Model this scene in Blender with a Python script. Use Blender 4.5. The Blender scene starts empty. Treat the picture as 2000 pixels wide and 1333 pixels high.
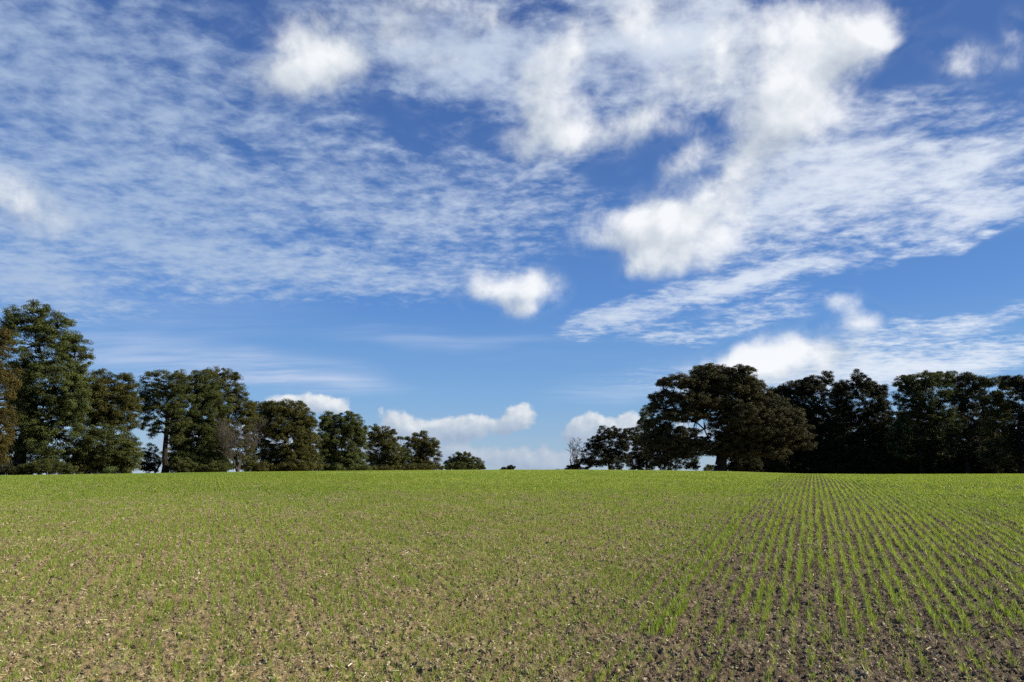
import bpy, math, random
import numpy as np
from mathutils import Vector, Matrix

# ------------------------------------------------------------------ camera, world, sun
SC = bpy.context.scene
COL = SC.collection
R = math.radians
FOC, CX, CY = 1444.0, 1000.0, 666.5           # focal length and centre of the photograph in its pixels
PITCH = R(10.15)
EYE = Vector((0.0, 0.0, 1.62))

def pdir(px, py):
    """unit world direction of a pixel of the photograph (camera looks along +Y)"""
    x, z = (px - CX) / FOC, (CY - py) / FOC
    return Vector((x, math.cos(PITCH) - z * math.sin(PITCH), math.sin(PITCH) + z * math.cos(PITCH))).normalized()

cam = bpy.data.cameras.new('camera'); cam.sensor_width = 36; cam.lens = 36 * FOC / 2000
cam.clip_start = 0.1; cam.clip_end = 9000
camo = bpy.data.objects.new('camera', cam); COL.objects.link(camo)
camo.location = EYE; camo.rotation_euler = (R(90) + PITCH, 0, 0)
SC.camera = camo

SUN_AZ, SUN_EL = R(97), R(31)                 # clockwise from the view direction
S = Vector((math.sin(SUN_AZ) * math.cos(SUN_EL), math.cos(SUN_AZ) * math.cos(SUN_EL), math.sin(SUN_EL)))
sl = bpy.data.lights.new('sun', 'SUN'); sl.energy = 5.0; sl.angle = R(0.53); sl.color = (1.0, 0.91, 0.76)
slo = bpy.data.objects.new('sun', sl); COL.objects.link(slo)
slo.rotation_euler = S.to_track_quat('Z', 'Y').to_euler()
slo.location = (60, -10, 60)

SC.view_settings.view_transform = 'Standard'; SC.view_settings.look = 'None'
SC.view_settings.exposure = 0.5; SC.view_settings.gamma = 1.0
SC.cycles.use_denoising = False; SC.cycles.use_adaptive_sampling = True
SC.cycles.adaptive_threshold = 0.02; SC.cycles.adaptive_min_samples = 16
SC.cycles.max_bounces = 6; SC.cycles.transparent_max_bounces = 8

world = bpy.data.worlds.new('World'); SC.world = world; world.use_nodes = True

class NT:
    """small helper round a node tree"""
    def __init__(s, nt): s.nt = nt
    def n(s, kind, ins=None, **kw):
        x = s.nt.nodes.new(kind)
        for k, v in kw.items(): setattr(x, k, v)
        for k, v in (ins or {}).items():
            if isinstance(v, bpy.types.NodeSocket): s.nt.links.new(v, x.inputs[k])
            else: x.inputs[k].default_value = v
        return x
    def m(s, op, a, b=None, c=None, clamp=False):
        d = {0: a}
        if b is not None: d[1] = b
        if c is not None: d[2] = c
        return s.n('ShaderNodeMath', d, operation=op, use_clamp=clamp).outputs[0]
    def v(s, op, a, b=None, out=0):
        d = {0: a}
        if b is not None: d[1 if op != 'SCALE' else 3] = b
        return s.n('ShaderNodeVectorMath', d, operation=op).outputs[out]
    def noise(s, vec, scale, detail=4, rough=.55, dist=0, out=0, dim='3D', lac=2.0):
        return s.n('ShaderNodeTexNoise', {'Vector': vec, 'Scale': scale, 'Detail': detail, 'Roughness': rough,
                   'Distortion': dist, 'Lacunarity': lac}, noise_dimensions=dim).outputs[out]
    def rng(s, x, a, b, c=0., d=1., smooth=True):
        return s.n('ShaderNodeMapRange', {0: x, 1: a, 2: b, 3: c, 4: d},
                   interpolation_type='SMOOTHSTEP' if smooth else 'LINEAR').outputs[0]
    def mix(s, f, a, b, kind='RGBA', blend='MIX'):
        x = s.n('ShaderNodeMix', data_type=kind, blend_type=blend)
        i = {'RGBA': (0, 6, 7, 2), 'FLOAT': (0, 2, 3, 0), 'VECTOR': (0, 4, 5, 1)}[kind]
        for k, v in zip(i[:3], (f, a, b)):
            if isinstance(v, bpy.types.NodeSocket): s.nt.links.new(v, x.inputs[k])
            else: x.inputs[k].default_value = v
        return x.outputs[i[3]]
    def link(s, a, b): s.nt.links.new(a, b)

def blob_sum(N, vec, blobs):
    """sum of soft ellipses fixed in world direction; blob = px, py, rx, ry, tilt (deg, + = rising to the right), weight"""
    tot = None
    for (px, py, rx, ry, tilt, w) in blobs:
        c = pdir(px, py)
        right = Vector((c.y, -c.x, 0)).normalized(); up = right.cross(c)
        k = 1.0 / ((px - CX) ** 2 / FOC ** 2 + (py - CY) ** 2 / FOC ** 2 + 1) ** .5     # smaller angle per pixel off axis
        a = R(tilt)
        ax = right * math.cos(a) + up * math.sin(a); ay = -right * math.sin(a) + up * math.cos(a)
        da = N.v('DOT_PRODUCT', vec, ax * (FOC / (rx * k)), out=1); db = N.v('DOT_PRODUCT', vec, ay * (FOC / (ry * k)), out=1)
        ln = N.m('SQRT', N.m('MULTIPLY_ADD', da, da, N.m('MULTIPLY', db, db)))
        f = N.rng(ln, 0.0, 1.0, w, 0.0)
        tot = f if tot is None else N.m('ADD', tot, f)
    return tot

CUMULUS = [  # solid white heaps
 (605,95,110,95,0,1.25),(620,150,130,85,0,1.1),(510,160,130,60,0,.5),(700,130,60,60,0,.5),
 (790,30,260,130,0,.75),(1250,20,240,120,0,.5),(960,30,120,70,0,.35),(860,130,150,70,-10,.35),
 (1112,85,85,75,0,1.2),(1075,190,110,120,15,1.4),(1070,285,120,80,-8,1.0),(1190,255,160,60,8,1.0),(1290,190,80,80,40,.6),(1250,60,60,150,-25,.5),
 (1600,70,160,130,-20,1.5),(1700,80,90,80,0,.9),(1575,190,130,130,35,1.3),(1500,240,130,90,30,.8),(1400,170,200,160,30,.55),(1450,60,140,110,20,.3),(1760,85,60,25,0,.3),
 (1340,312,85,46,25,1.0),(1410,370,100,60,45,.4),(1470,300,110,80,40,.3),
 (1240,435,140,85,0,1.2),(1370,420,200,120,25,1.2),(20,385,260,120,-12,.7),(0,530,140,80,0,.5),(160,430,200,80,-20,.35),(1560,370,150,120,50,.2),(1285,515,95,65,15,1.1),(1420,490,130,60,20,.6),(1160,470,80,40,0,.5),
 (948,558,84,66,0,1.15),(1044,564,84,70,0,1.15),(1000,500,22,34,0,-1.0),(985,590,100,40,0,.8),(1018,616,50,30,0,.9),
 (1642,592,66,42,0,1.2),(1690,625,70,46,0,1.0),(1625,640,80,40,0,.5),(1500,700,190,66,8,1.2),(1640,690,190,50,5,.8),(1400,735,150,60,20,.8),(1620,740,260,50,0,.5),
 (1890,115,120,60,-35,.5),(1880,150,80,40,0,.3),(1990,80,40,90,0,.5),(1780,20,160,50,15,.4),
]
LOWCUM = [   # small heaps and the bank near the skyline
 (590,790,105,38,0,1.0),(655,788,50,32,0,.8),(760,815,55,38,0,.9),(830,832,95,38,0,.95),(800,850,120,34,0,.8),
 (915,836,75,40,0,1.1),(940,822,42,32,0,.6),(1012,815,58,44,12,1.5),(985,838,52,32,20,.6),
 (1140,832,68,38,0,1.2),(1215,832,75,34,0,1.1),(1130,855,60,26,0,.6),
 (940,890,300,46,0,.9),(1080,905,220,34,0,.6),(1240,868,150,50,0,.9),(700,870,240,60,0,.8),(430,860,360,80,0,.7),(1500,850,500,80,0,.7),
]
VEIL = [     # thin mackerel sheet, left and centre
 (90,585,300,75,0,.5),(480,560,380,50,0,.3),
 (1200,90,520,210,0,.75),(850,70,260,150,0,.5),(1560,350,260,220,20,.35),(1560,720,560,60,3,.45),(1700,235,260,60,8,.35),
 (150,250,760,420,0,.42),(700,200,620,330,0,.30),(250,480,560,170,0,.25),(0,470,260,120,0,.2),
 (-60,130,520,260,0,.35),(120,110,330,220,0,.3),(10,380,330,100,-8,.62),(20,520,300,90,0,.8),(330,400,420,180,-8,.45),
 (640,360,420,200,-5,.35),(900,420,420,160,0,.55),(540,515,520,75,-3,.7),(820,530,260,60,3,.55),(1100,330,200,160,0,.3),(760,60,300,140,0,.35),
 (300,60,330,90,0,.25),(1000,120,300,140,0,.45),(1350,100,260,200,20,.65),(1300,40,200,120,0,.3),
 (1500,420,320,200,25,.6),(1800,340,320,160,12,.95),(1950,290,220,60,10,.6),(1890,420,230,85,12,.85),(1960,400,120,40,12,.5),(1600,330,220,120,20,.5),
 (1330,590,330,40,11,.85),(1530,550,280,32,10,.95),(1800,505,160,18,12,.7),(1200,640,170,52,-4,.85),(1380,655,220,35,8,.6),(1500,610,200,45,5,.4),
 (1740,660,260,60,3,.55),(1900,620,160,32,5,.75),(1850,700,330,50,3,.85),(1600,740,420,50,3,.7),
 (455,95,110,60,-20,-.3),(490,300,130,60,-15,-.5),(780,230,150,90,0,-.25),(1150,350,90,50,0,-.3),(60,430,300,60,-10,-.35),
]
CIRRUS = [   # long soft streaks low down
 (330,700,340,64,-5,1.5),(560,722,260,50,-6,1.1),(640,752,230,26,-3,.8),(820,662,260,30,-2,.65),(1010,664,220,18,-1,.35),(360,640,300,40,4,.4),(430,600,340,55,0,.22),
 (1270,740,250,45,8,.55),(1180,770,180,26,3,.4),(1100,700,260,20,0,.1),(150,585,260,60,0,.35),
]

g = bpy.data.node_groups.new('cumulus_mass', 'ShaderNodeTree')
g.interface.new_socket('Vector', in_out='INPUT', socket_type='NodeSocketVector')
g.interface.new_socket('Mass', in_out='OUTPUT', socket_type='NodeSocketFloat')
G_ = NT(g); gi = g.nodes.new('NodeGroupInput'); go = g.nodes.new('NodeGroupOutput')
gv = gi.outputs[0]
w1 = G_.v('SCALE', G_.v('SUBTRACT', G_.noise(gv, 7, 3, .6, out=1), (.5, .5, .5)), .036)
w2 = G_.v('SCALE', G_.v('SUBTRACT', G_.noise(gv, 22, 3, .6, out=1), (.5, .5, .5)), .018)
gw = G_.v('ADD', G_.v('ADD', gv, w1), w2)
gw2 = G_.v('ADD', gv, w2)
fb = G_.noise(gv, 9, 8, .64, .25)
fb2 = G_.noise(gv, 30, 5, .6, .2)
mass = blob_sum(G_, gw, CUMULUS)
vc = G_.n('ShaderNodeTexVoronoi', {'Vector': gw2, 'Scale': 17, 'Detail': 1.0, 'Roughness': .5}, voronoi_dimensions='3D').outputs[0]
nz = G_.m('ADD', G_.m('ADD', G_.m('MULTIPLY', G_.m('SUBTRACT', fb, .5), 2.5), G_.m('MULTIPLY', G_.m('SUBTRACT', fb2, .5), 1.0)), G_.m('MULTIPLY', G_.m('SUBTRACT', .48, vc), .7))
G_.link(G_.m('ADD', G_.m('MULTIPLY', mass, 1.12), G_.m('MULTIPLY', nz, G_.rng(mass, .02, .35))), go.inputs[0])
g2 = bpy.data.node_groups.new('low_cloud_mass', 'ShaderNodeTree')
g2.interface.new_socket('Vector', in_out='INPUT', socket_type='NodeSocketVector')
g2.interface.new_socket('Mass', in_out='OUTPUT', socket_type='NodeSocketFloat')
G_ = NT(g2); gi = g2.nodes.new('NodeGroupInput'); go = g2.nodes.new('NodeGroupOutput'); gv = gi.outputs[0]
gw2 = G_.v('ADD', gv, G_.v('SCALE', G_.v('SUBTRACT', G_.noise(gv, 26, 4, .6, out=1), (.5, .5, .5)), .024))
fb2 = G_.noise(gv, 44, 7, .6, .1)
vo = G_.n('ShaderNodeTexVoronoi', {'Vector': gw2, 'Scale': 26, 'Detail': 1.5, 'Roughness': .5}, voronoi_dimensions='3D').outputs[0]
low = blob_sum(G_, gw2, LOWCUM)
nz2 = G_.m('ADD', G_.m('MULTIPLY', G_.m('SUBTRACT', fb2, .5), 1.1), G_.m('MULTIPLY', G_.m('SUBTRACT', .5, vo), .55))
G_.link(G_.m('ADD', low, G_.m('MULTIPLY', nz2, G_.rng(low, .02, .3))), go.inputs[0])

W = NT(world.node_tree)
world.node_tree.nodes.clear()
geo = W.n('ShaderNodeTexCoord').outputs['Generated']
nrm = W.v('NORMALIZE', geo)
def grp(vec, t=None):
    x = W.n('ShaderNodeGroup'); x.node_tree = t or g
    W.link(vec, x.inputs[0]); return x.outputs[0]
sky = W.n('ShaderNodeTexSky', sky_type='NISHITA', sun_disc=False, sun_elevation=SUN_EL, sun_rotation=SUN_AZ,
          altitude=200, air_density=1.0, dust_density=0.0, ozone_density=3.0).outputs[0]
SKY_K = 0.105                                  # strength of the clear sky
# cloud plane coordinates
sep = W.n('ShaderNodeSeparateXYZ', {0: nrm})
zz = W.m('ADD', W.m('MAXIMUM', sep.outputs[2], 0.0), .10)
plane = W.n('ShaderNodeCombineXYZ', {0: W.m('DIVIDE', sep.outputs[0], zz), 1: W.m('DIVIDE', sep.outputs[1], zz), 2: 0.0}).outputs[0]
wv = W.v('SCALE', W.v('SUBTRACT', W.noise(plane, 2.2, 2, .5, out=1), (.5, .5, .5)), .15)
pw = W.v('ADD', plane, wv)
rot = W.n('ShaderNodeMapping', {'Vector': pw, 'Rotation': (0, 0, R(24)), 'Scale': (1.0, 1.2, 1.0)}).outputs[0]
cells = W.m('ADD', W.m('MULTIPLY', W.noise(rot, 11.0, 6, .58, .0), .66), W.m('MULTIPLY', W.noise(plane, 24.0, 4, .6, .3), .34))
streak = W.noise(W.n('ShaderNodeMapping', {'Vector': pw, 'Rotation': (0, 0, R(30)), 'Scale': (.7, 1.6, 1)}).outputs[0], 3.2, 4, .6, .2)
vw = W.v('ADD', nrm, W.v('SCALE', W.v('SUBTRACT', W.noise(nrm, 6, 3, .6, out=1), (.5, .5, .5)), .08))
veil = blob_sum(W, vw, VEIL)
vf = W.m('ADD', W.m('ADD', veil, W.m('MULTIPLY', W.m('SUBTRACT', cells, .5), W.rng(veil, .2, 1.6, 4.3, 2.8))), W.m('MULTIPLY', W.m('SUBTRACT', streak, .5), 1.5))
veil_gate = W.rng(veil, .03, .35)
veil_a = W.m('MULTIPLY', W.m('MULTIPLY', W.rng(vf, -.15, 1.75), .92), veil_gate)
cir = blob_sum(W, W.v('ADD', nrm, W.v('SCALE', W.v('SUBTRACT', W.noise(nrm, 5, 2, .6, out=1), (.5, .5, .5)), .035)), CIRRUS)
cn = W.noise(W.n('ShaderNodeMapping', {'Vector': pw, 'Rotation': (0, 0, R(-4)), 'Scale': (.25, 1.2, 1)}).outputs[0], 3.0, 5, .62, .2)
cir_a = W.m('MULTIPLY', W.m('MULTIPLY', cir, W.rng(cn, .25, .75)), .8, clamp=True)

m0 = grp(nrm); l0 = grp(nrm, g2)
off = (S - Vector((0, 1, 0)) * S.y + Vector((0, 0, .55))).normalized() * .04
m1 = grp(W.v('ADD', nrm, tuple(off))); l1 = grp(W.v('ADD', nrm, tuple(off * .25)), g2)
cum_a = W.m('MULTIPLY', W.rng(m0, -.08, 1.38), .97)
low_a = W.m('MULTIPLY', W.rng(l0, .15, .6), .94)
body = W.m('SUBTRACT', W.noise(nrm, 13, 3, .55), .5)
shade = W.m('ADD', W.m('MULTIPLY', body, .9), W.m('ADD', W.rng(sep.outputs[0], -.45, .45, .54, .80, False), W.m('MULTIPLY', W.m('SUBTRACT', m0, m1), .30)), clamp=True)
lshade = W.m('ADD', W.m('MULTIPLY', W.m('SUBTRACT', l0, l1), .55), W.rng(sep.outputs[2], .03, .10, .22, .62), clamp=True)
def ramp(f, stops):
    r = W.n('ShaderNodeValToRGB'); W.link(f, r.inputs[0]); e = r.color_ramp.elements
    for i, (p, c) in enumerate(stops):
        x = e[i] if i < 2 else e.new(p)
        x.position = p; x.color = (*c, 1)
    return r.outputs[0]
cum_c = ramp(shade, [(0.1, (.36, .42, .53)), (1.0, (.94, .96, .99)), (.6, (.62, .68, .75))])
low_c = ramp(lshade, [(0.0, (.36, .45, .60)), (1.0, (.85, .88, .90)), (.5, (.50, .58, .69))])
side = W.rng(sep.outputs[0], -.5, .6)          # clouds nearer the sun scatter more light forward
veil_c = W.mix(side, (.43, .55, .74, 1), (.80, .86, .95, 1))
elev = ramp(sep.outputs[2], [(0.0, (.30, .46, .66)), (.95, (.02, .06, .22)), (.10, (.175, .39, .74)), (.22, (.085, .26, .68)), (.40, (.055, .16, .48)), (.60, (.040, .105, .36))])
mul = W.mix(.75, W.v('SCALE', sky, SKY_K), elev)
c = W.mix(cir_a, mul, W.mix(side, (.44, .56, .80, 1), (.66, .76, .90, 1)))
c = W.mix(veil_a, c, veil_c)
c = W.mix(low_a, c, low_c)
c = W.mix(cum_a, c, cum_c)
bg = W.n('ShaderNodeBackground', {'Color': c, 'Strength': 0.71})
W.link(bg.outputs[0], W.n('ShaderNodeOutputWorld').inputs[0])
world.cycles.sampling_method = 'MANUAL'; world.cycles.sample_map_resolution = 512
# ---- end sky

# ------------------------------------------------------------------ helpers
rs = np.random.RandomState(7)

def mesh_np(name, co, faces, mat=None, parent=None, smooth=False, link=True, attrs=None, mats=None, midx=None):
    """co (n,3), faces (m,k) -> ONE mesh object"""
    me = bpy.data.meshes.new(name)
    co = np.ascontiguousarray(co, dtype=np.float32); faces = np.ascontiguousarray(faces, dtype=np.int32)
    m, k = faces.shape
    me.vertices.add(len(co)); me.vertices.foreach_set('co', co.ravel())
    me.loops.add(m * k); me.loops.foreach_set('vertex_index', faces.ravel())
    me.polygons.add(m); me.polygons.foreach_set('loop_start', np.arange(0, m * k, k, dtype=np.int32))
    for mm in (mats or [mat]): me.materials.append(mm)
    if midx is not None: me.polygons.foreach_set('material_index', np.asarray(midx, dtype=np.int32))
    me.polygons.foreach_set('use_smooth', np.full(m, smooth))
    for an, av in (attrs or {}).items():
        a = me.attributes.new(an, 'FLOAT', 'FACE'); a.data.foreach_set('value', np.asarray(av, dtype=np.float32))
    me.update(calc_edges=True)
    o = bpy.data.objects.new(name, me)
    if link: COL.objects.link(o)
    if parent is not None: o.parent = parent
    return o

def empty(name, loc, label, cat, group=None):
    o = bpy.data.objects.new(name, None); COL.objects.link(o); o.location = loc
    o.empty_display_size = .5
    o['label'] = label; o['category'] = cat
    if group: o['group'] = group
    return o

def hash2(ix, iy, seed):
    h = (ix.astype(np.int64) * 374761393 + iy.astype(np.int64) * 668265263 + seed * 974634777) & 0x7fffffff
    h = ((h ^ (h >> 13)) * 1274126177) & 0x7fffffff
    h = h ^ (h >> 16)
    return (h & 0xffffff) / float(0xffffff)

def vnoise(x, y, f, seed=0):
    x = x * f; y = y * f; ix = np.floor(x); iy = np.floor(y); u = x - ix; v = y - iy
    u = u * u * (3 - 2 * u); v = v * v * (3 - 2 * v); ix = ix.astype(np.int64); iy = iy.astype(np.int64)
    a = hash2(ix, iy, seed); b = hash2(ix + 1, iy, seed); c = hash2(ix, iy + 1, seed); d = hash2(ix + 1, iy + 1, seed)
    return (a * (1 - u) + b * u) * (1 - v) + (c * (1 - u) + d * u) * v

# ------------------------------------------------------------------ the lie of the land
PR = np.array([0, 4, 6.2, 8.5, 12.2, 17, 24, 32, 45, 60, 75, 90, 120, 200, 400, 1500, 9000.])
PH = np.array([-.30, -.15, -.01, .15, .46, .77, 1.06, 1.30, 1.51, 1.61, 1.64, 1.60, 1.35, -1.0, -9, -28, -40.])
_lr = np.linspace(0, math.log(9001), 2600); _h = np.interp(np.exp(_lr) - 1, PR, PH)
_k = np.hanning(91); _k /= _k.sum()
_hs = np.convolve(np.pad(_h, 45, mode='edge'), _k, mode='valid')
AZP = np.arctan((np.array([-600, 0, 250, 500, 750, 1000, 1150, 1300, 1420, 1550, 1700, 2000, 2600]) - 1000) / FOC * 1.015)
AZH = np.array([934, 930.5, 927.5, 924, 921.5, 920, 920, 921.5, 923.5, 927.5, 928.5, 927.5, 925.]) - 925
def ground(x, y):
    x = np.asarray(x, float); y = np.asarray(y, float)
    r = np.hypot(x, y); az = np.arctan2(x, y)
    h = np.interp(np.log(r + 1), _lr, _hs)
    up = -np.interp(np.clip(az, -1.0, 1.0), AZP, AZH) / FOC * np.minimum(r, 110) * np.clip((r - 12) / 40, 0, 1)
    und = (vnoise(x, y, .11, 3) - .5) * .16 * np.clip(r / 15, 0, 1) * np.clip((60 - r) / 40, 0, 1)
    return h + up + und
def gz(x, y): return float(ground(np.array([x]), np.array([y]))[0])

def at(px, py, D):
    d = pdir(px, py); return EYE + d * (D / d.y)
def pix(p):
    """photograph pixel of world points, used only for choosing how thickly things grow"""
    v = p - np.array(EYE); c, s = math.cos(PITCH), math.sin(PITCH)
    f = v[:, 1] * c + v[:, 2] * s; u = -v[:, 1] * s + v[:, 2] * c
    return CX + FOC * v[:, 0] / f, CY - FOC * u / f

# ------------------------------------------------------------------ materials
def material(name, fn):
    m = bpy.data.materials.new(name); m.use_nodes = True; m.node_tree.nodes.clear()
    N = NT(m.node_tree); out = N.n('ShaderNodeOutputMaterial')
    fn(N, out); return m
def nramp(N, f, stops):
    r = N.n('ShaderNodeValToRGB'); N.link(f, r.inputs[0]); e = r.color_ramp.elements
    for i, (p, c) in enumerate(stops):
        x = e[i] if i < 2 else e.new(p)
        x.position = p; x.color = (*c, 1)
    return r.outputs[0]

def leaf_mat(name, dark, mid, light, trans=.25, scale=.35):
    def fn(N, out):
        pos = N.n('ShaderNodeNewGeometry').outputs['Position']
        att = N.n('ShaderNodeAttribute', attribute_name='tint').outputs['Fac']
        n = N.noise(pos, scale, 2, .5)
        f = N.m('ADD', N.m('MULTIPLY', att, .62), N.m('MULTIPLY', N.rng(n, .3, .7), .38))
        col = nramp(N, f, [(0, dark), (1, light), (.5, mid)])
        d = N.n('ShaderNodeBsdfPrincipled', {'Base Color': col, 'Roughness': .62, 'Specular IOR Level': .18})
        t = N.n('ShaderNodeBsdfTranslucent', {'Color': N.mix(1.0, col, (1.0, 1.1, .5, 1), blend='MULTIPLY')})
        mx = N.n('ShaderNodeMixShader', {0: trans, 1: d.outputs[0], 2: t.outputs[0]})
        N.link(mx.outputs[0], out.inputs[0])
    return material(name, fn)
M_GREEN = leaf_mat('leaves_green', (.036, .050, .013), (.072, .086, .022), (.115, .126, .036))
M_DEEP = leaf_mat('leaves_deep_green', (.038, .052, .015), (.080, .098, .026), (.130, .148, .044))
M_OLIVE = leaf_mat('leaves_olive', (.042, .046, .012), (.078, .080, .020), (.135, .120, .032))
M_OAK = leaf_mat('leaves_autumn_oak', (.030, .030, .010), (.056, .053, .017), (.100, .086, .030), .12)
M_RUST = leaf_mat('leaves_rusty', (.040, .036, .009), (.078, .064, .015), (.128, .096, .024))
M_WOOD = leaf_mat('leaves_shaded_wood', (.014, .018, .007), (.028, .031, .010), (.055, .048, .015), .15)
M_PALE = leaf_mat('leaves_pale_willow', (.045, .062, .030), (.075, .100, .050), (.11, .14, .07))
M_BRIGHT = leaf_mat('leaves_fresh', (.05, .08, .02), (.09, .13, .035), (.13, .18, .05))
def bark(name, a, b):
    def fn(N, out):
        pos = N.n('ShaderNodeNewGeometry').outputs['Position']
        n = N.noise(N.n('ShaderNodeMapping', {'Vector': pos, 'Scale': (4, 4, .8)}).outputs[0], 1.5, 5, .65)
        d = N.n('ShaderNodeBsdfPrincipled', {'Base Color': nramp(N, n, [(.3, a), (.7, b)]), 'Roughness': .9, 'Specular IOR Level': .1})
        b_ = N.n('ShaderNodeBump', {'Strength': .6, 'Distance': .05, 'Height': n}); N.link(b_.outputs[0], d.inputs['Normal'])
        N.link(d.outputs[0], out.inputs[0])
    return material(name, fn)
M_BARK = bark('bark_dark', (.016, .013, .009), (.042, .034, .025))
M_GREY = bark('bark_grey', (.055, .048, .038), (.12, .105, .085))

def soil_fn(N, out):
    pos = N.n('ShaderNodeNewGeometry').outputs['Position']
    n1 = N.noise(pos, .35, 4, .55); n2 = N.noise(pos, 9, 5, .65)
    vo = N.n('ShaderNodeTexVoronoi', {'Vector': pos, 'Scale': 42}, voronoi_dimensions='3D')
    sepx = N.n('ShaderNodeSeparateXYZ', {0: pos})
    # paler stubbly soil to the left of the drill bout, darker soil to the right
    lat = N.m('SUBTRACT', N.m('MULTIPLY', sepx.outputs[0], math.cos(R(22))), N.m('MULTIPLY', sepx.outputs[1], math.sin(R(22))))
    side_ = N.rng(N.m('ADD', lat, N.m('MULTIPLY', N.m('SUBTRACT', n1, .5), 3.0)), -4.0, -.5)
    base = nramp(N, n2, [(.25, (.14, .104, .052)), (.75, (.36, .28, .150)), (.5, (.25, .188, .098))])
    dark = nramp(N, n2, [(.25, (.065, .050, .034)), (.75, (.21, .165, .110)), (.5, (.120, .092, .062))])
    col = N.mix(side_, base, dark)
    col = N.mix(N.rng(N.noise(pos, 2.6, 4, .6), .52, .72, 0, .55), col, (.30, .245, .165, 1))
    chip = N.m('MULTIPLY', N.rng(vo.outputs['Distance'], .0, .32, 1, 0), N.rng(N.noise(pos, 60, 1), .56, .62))
    col = N.mix(chip, col, (.46, .40, .30, 1))
    d = N.n('ShaderNodeBsdfPrincipled', {'Base Color': col, 'Roughness': .95, 'Specular IOR Level': .08})
    b1 = N.n('ShaderNodeBump', {'Strength': .9, 'Distance': .02, 'Height': N.noise(pos, 55, 4, .6)})
    N.link(b1.outputs[0], d.inputs['Normal'])
    N.link(d.outputs[0], out.inputs[0])
M_SOIL = material('soil', soil_fn)
def clod_fn(N, out):
    pos = N.n('ShaderNodeNewGeometry').outputs['Position']
    rnd = N.n('ShaderNodeObjectInfo').outputs['Random']
    c = nramp(N, rnd, [(0, (.10, .074, .046)), (1, (.46, .38, .25)), (.5, (.20, .15, .095)), (.78, (.32, .25, .16))])
    d = N.n('ShaderNodeBsdfPrincipled', {'Base Color': c, 'Roughness': .95, 'Specular IOR Level': .08})
    N.link(d.outputs[0], out.inputs[0])
M_CLOD = material('soil_clod', clod_fn)
def straw_fn(N, out):
    rnd = N.n('ShaderNodeObjectInfo').outputs['Random']
    c = nramp(N, rnd, [(0, (.34, .33, .11)), (1, (.76, .70, .52)), (.35, (.46, .42, .18)), (.75, (.60, .53, .33))])
    d = N.n('ShaderNodeBsdfPrincipled', {'Base Color': c, 'Roughness': .7, 'Specular IOR Level': .2})
    N.link(d.outputs[0], out.inputs[0])
M_STRAW = material('straw', straw_fn)
def blade_mat(name, stops, tr=.42):
    def fn(N, out):
        rnd = N.n('ShaderNodeObjectInfo').outputs['Random']
        loc = N.n('ShaderNodeObjectInfo').outputs['Location']
        att = N.n('ShaderNodeAttribute', attribute_name='tint').outputs['Fac']
        f = N.m('ADD', N.m('MULTIPLY', att, .45), N.m('ADD', N.m('MULTIPLY', rnd, .2), N.m('MULTIPLY', N.noise(loc, .22, 3, .6), .35)))
        col = nramp(N, f, stops)
        d = N.n('ShaderNodeBsdfPrincipled', {'Base Color': col, 'Roughness': .45, 'Specular IOR Level': .35})
        t = N.n('ShaderNodeBsdfTranslucent', {'Color': N.mix(1.0, col, (1.25, 1.25, .55, 1), blend='MULTIPLY')})
        mx = N.n('ShaderNodeMixShader', {0: tr, 1: d.outputs[0], 2: t.outputs[0]})
        N.link(mx.outputs[0], out.inputs[0])
    return material(name, fn)
M_BLADE = blade_mat('seedling_blade', [(.1, (.12, .21, .025)), (.9, (.52, .52, .13)), (.38, (.20, .31, .038)), (.62, (.33, .40, .07))])

# ------------------------------------------------------------------ the ground: one sheet out to the horizon
az_f = np.linspace(R(-42), R(42), 620)
az_b = np.linspace(R(42), R(318), 90)[1:-1]
az_all = np.concatenate([az_f, az_b])
rr = np.concatenate([[0.6, 1.5, 2.5, 3.4, 4.0], np.exp(np.linspace(math.log(4.4), math.log(95), 760)), np.geomspace(99, 9000, 70)])
RR, AA = np.meshgrid(rr, az_all, indexing='ij')
gx, gy = RR * np.sin(AA), RR * np.cos(AA)
gh = ground(gx, gy)
def crumbs(x, y):
    c = 0
    for f, a, sd in ((3, .05, 11), (13, .036, 12), (29, .030, 13), (58, .016, 14)):
        n = vnoise(x, y, f, sd); c = c + (1 - np.abs(2 * n - 1)) * a if f > 10 else c + n * a
    return (c - .07) * np.clip((70 - np.hypot(x, y)) / 50, 0, 1)
amp = np.clip((70 - RR) / 50, 0, 1) * (np.abs(np.where(AA > math.pi, AA - 2 * math.pi, AA)) < R(43))
cl = 0
for f, a, sd in ((3, .05, 11), (13, .036, 12), (29, .030, 13), (58, .016, 14)):
    n = vnoise(gx, gy, f, sd); cl = cl + (1 - np.abs(2 * n - 1)) * a if f > 10 else cl + n * a
gh = gh + (cl - .07) * amp
nc, nr = len(az_all), len(rr)
co = np.concatenate([np.stack([gx, gy, gh], -1).reshape(-1, 3), [[0, 0, gz(0, 0)]]])
i = np.arange(nr - 1)[:, None] * nc; j = np.arange(nc)[None, :]; j2 = (j + 1) % nc
fc = np.stack([i + j, i + j2, i + nc + j2, i + nc + j], -1).reshape(-1, 4)[:, ::-1]
cen = len(co) - 1
jj = np.arange(nc)
cap = np.stack([np.full(nc, cen), jj, (jj + 1) % nc, (jj + 1) % nc], -1)
go_ = mesh_np('field_soil', co, fc, M_SOIL, smooth=True)
go_['kind'] = 'structure'
cap_tri = np.stack([np.full(nc, cen), jj, (jj + 1) % nc], -1)[:, ::-1]
me = go_.data; nl, npg = len(me.loops), len(me.polygons)
me.loops.add(nc * 3); me.polygons.add(nc)
li = np.empty(len(me.loops), dtype=np.int32); me.loops.foreach_get('vertex_index', li); li[nl:] = cap_tri.ravel(); me.loops.foreach_set('vertex_index', li)
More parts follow.
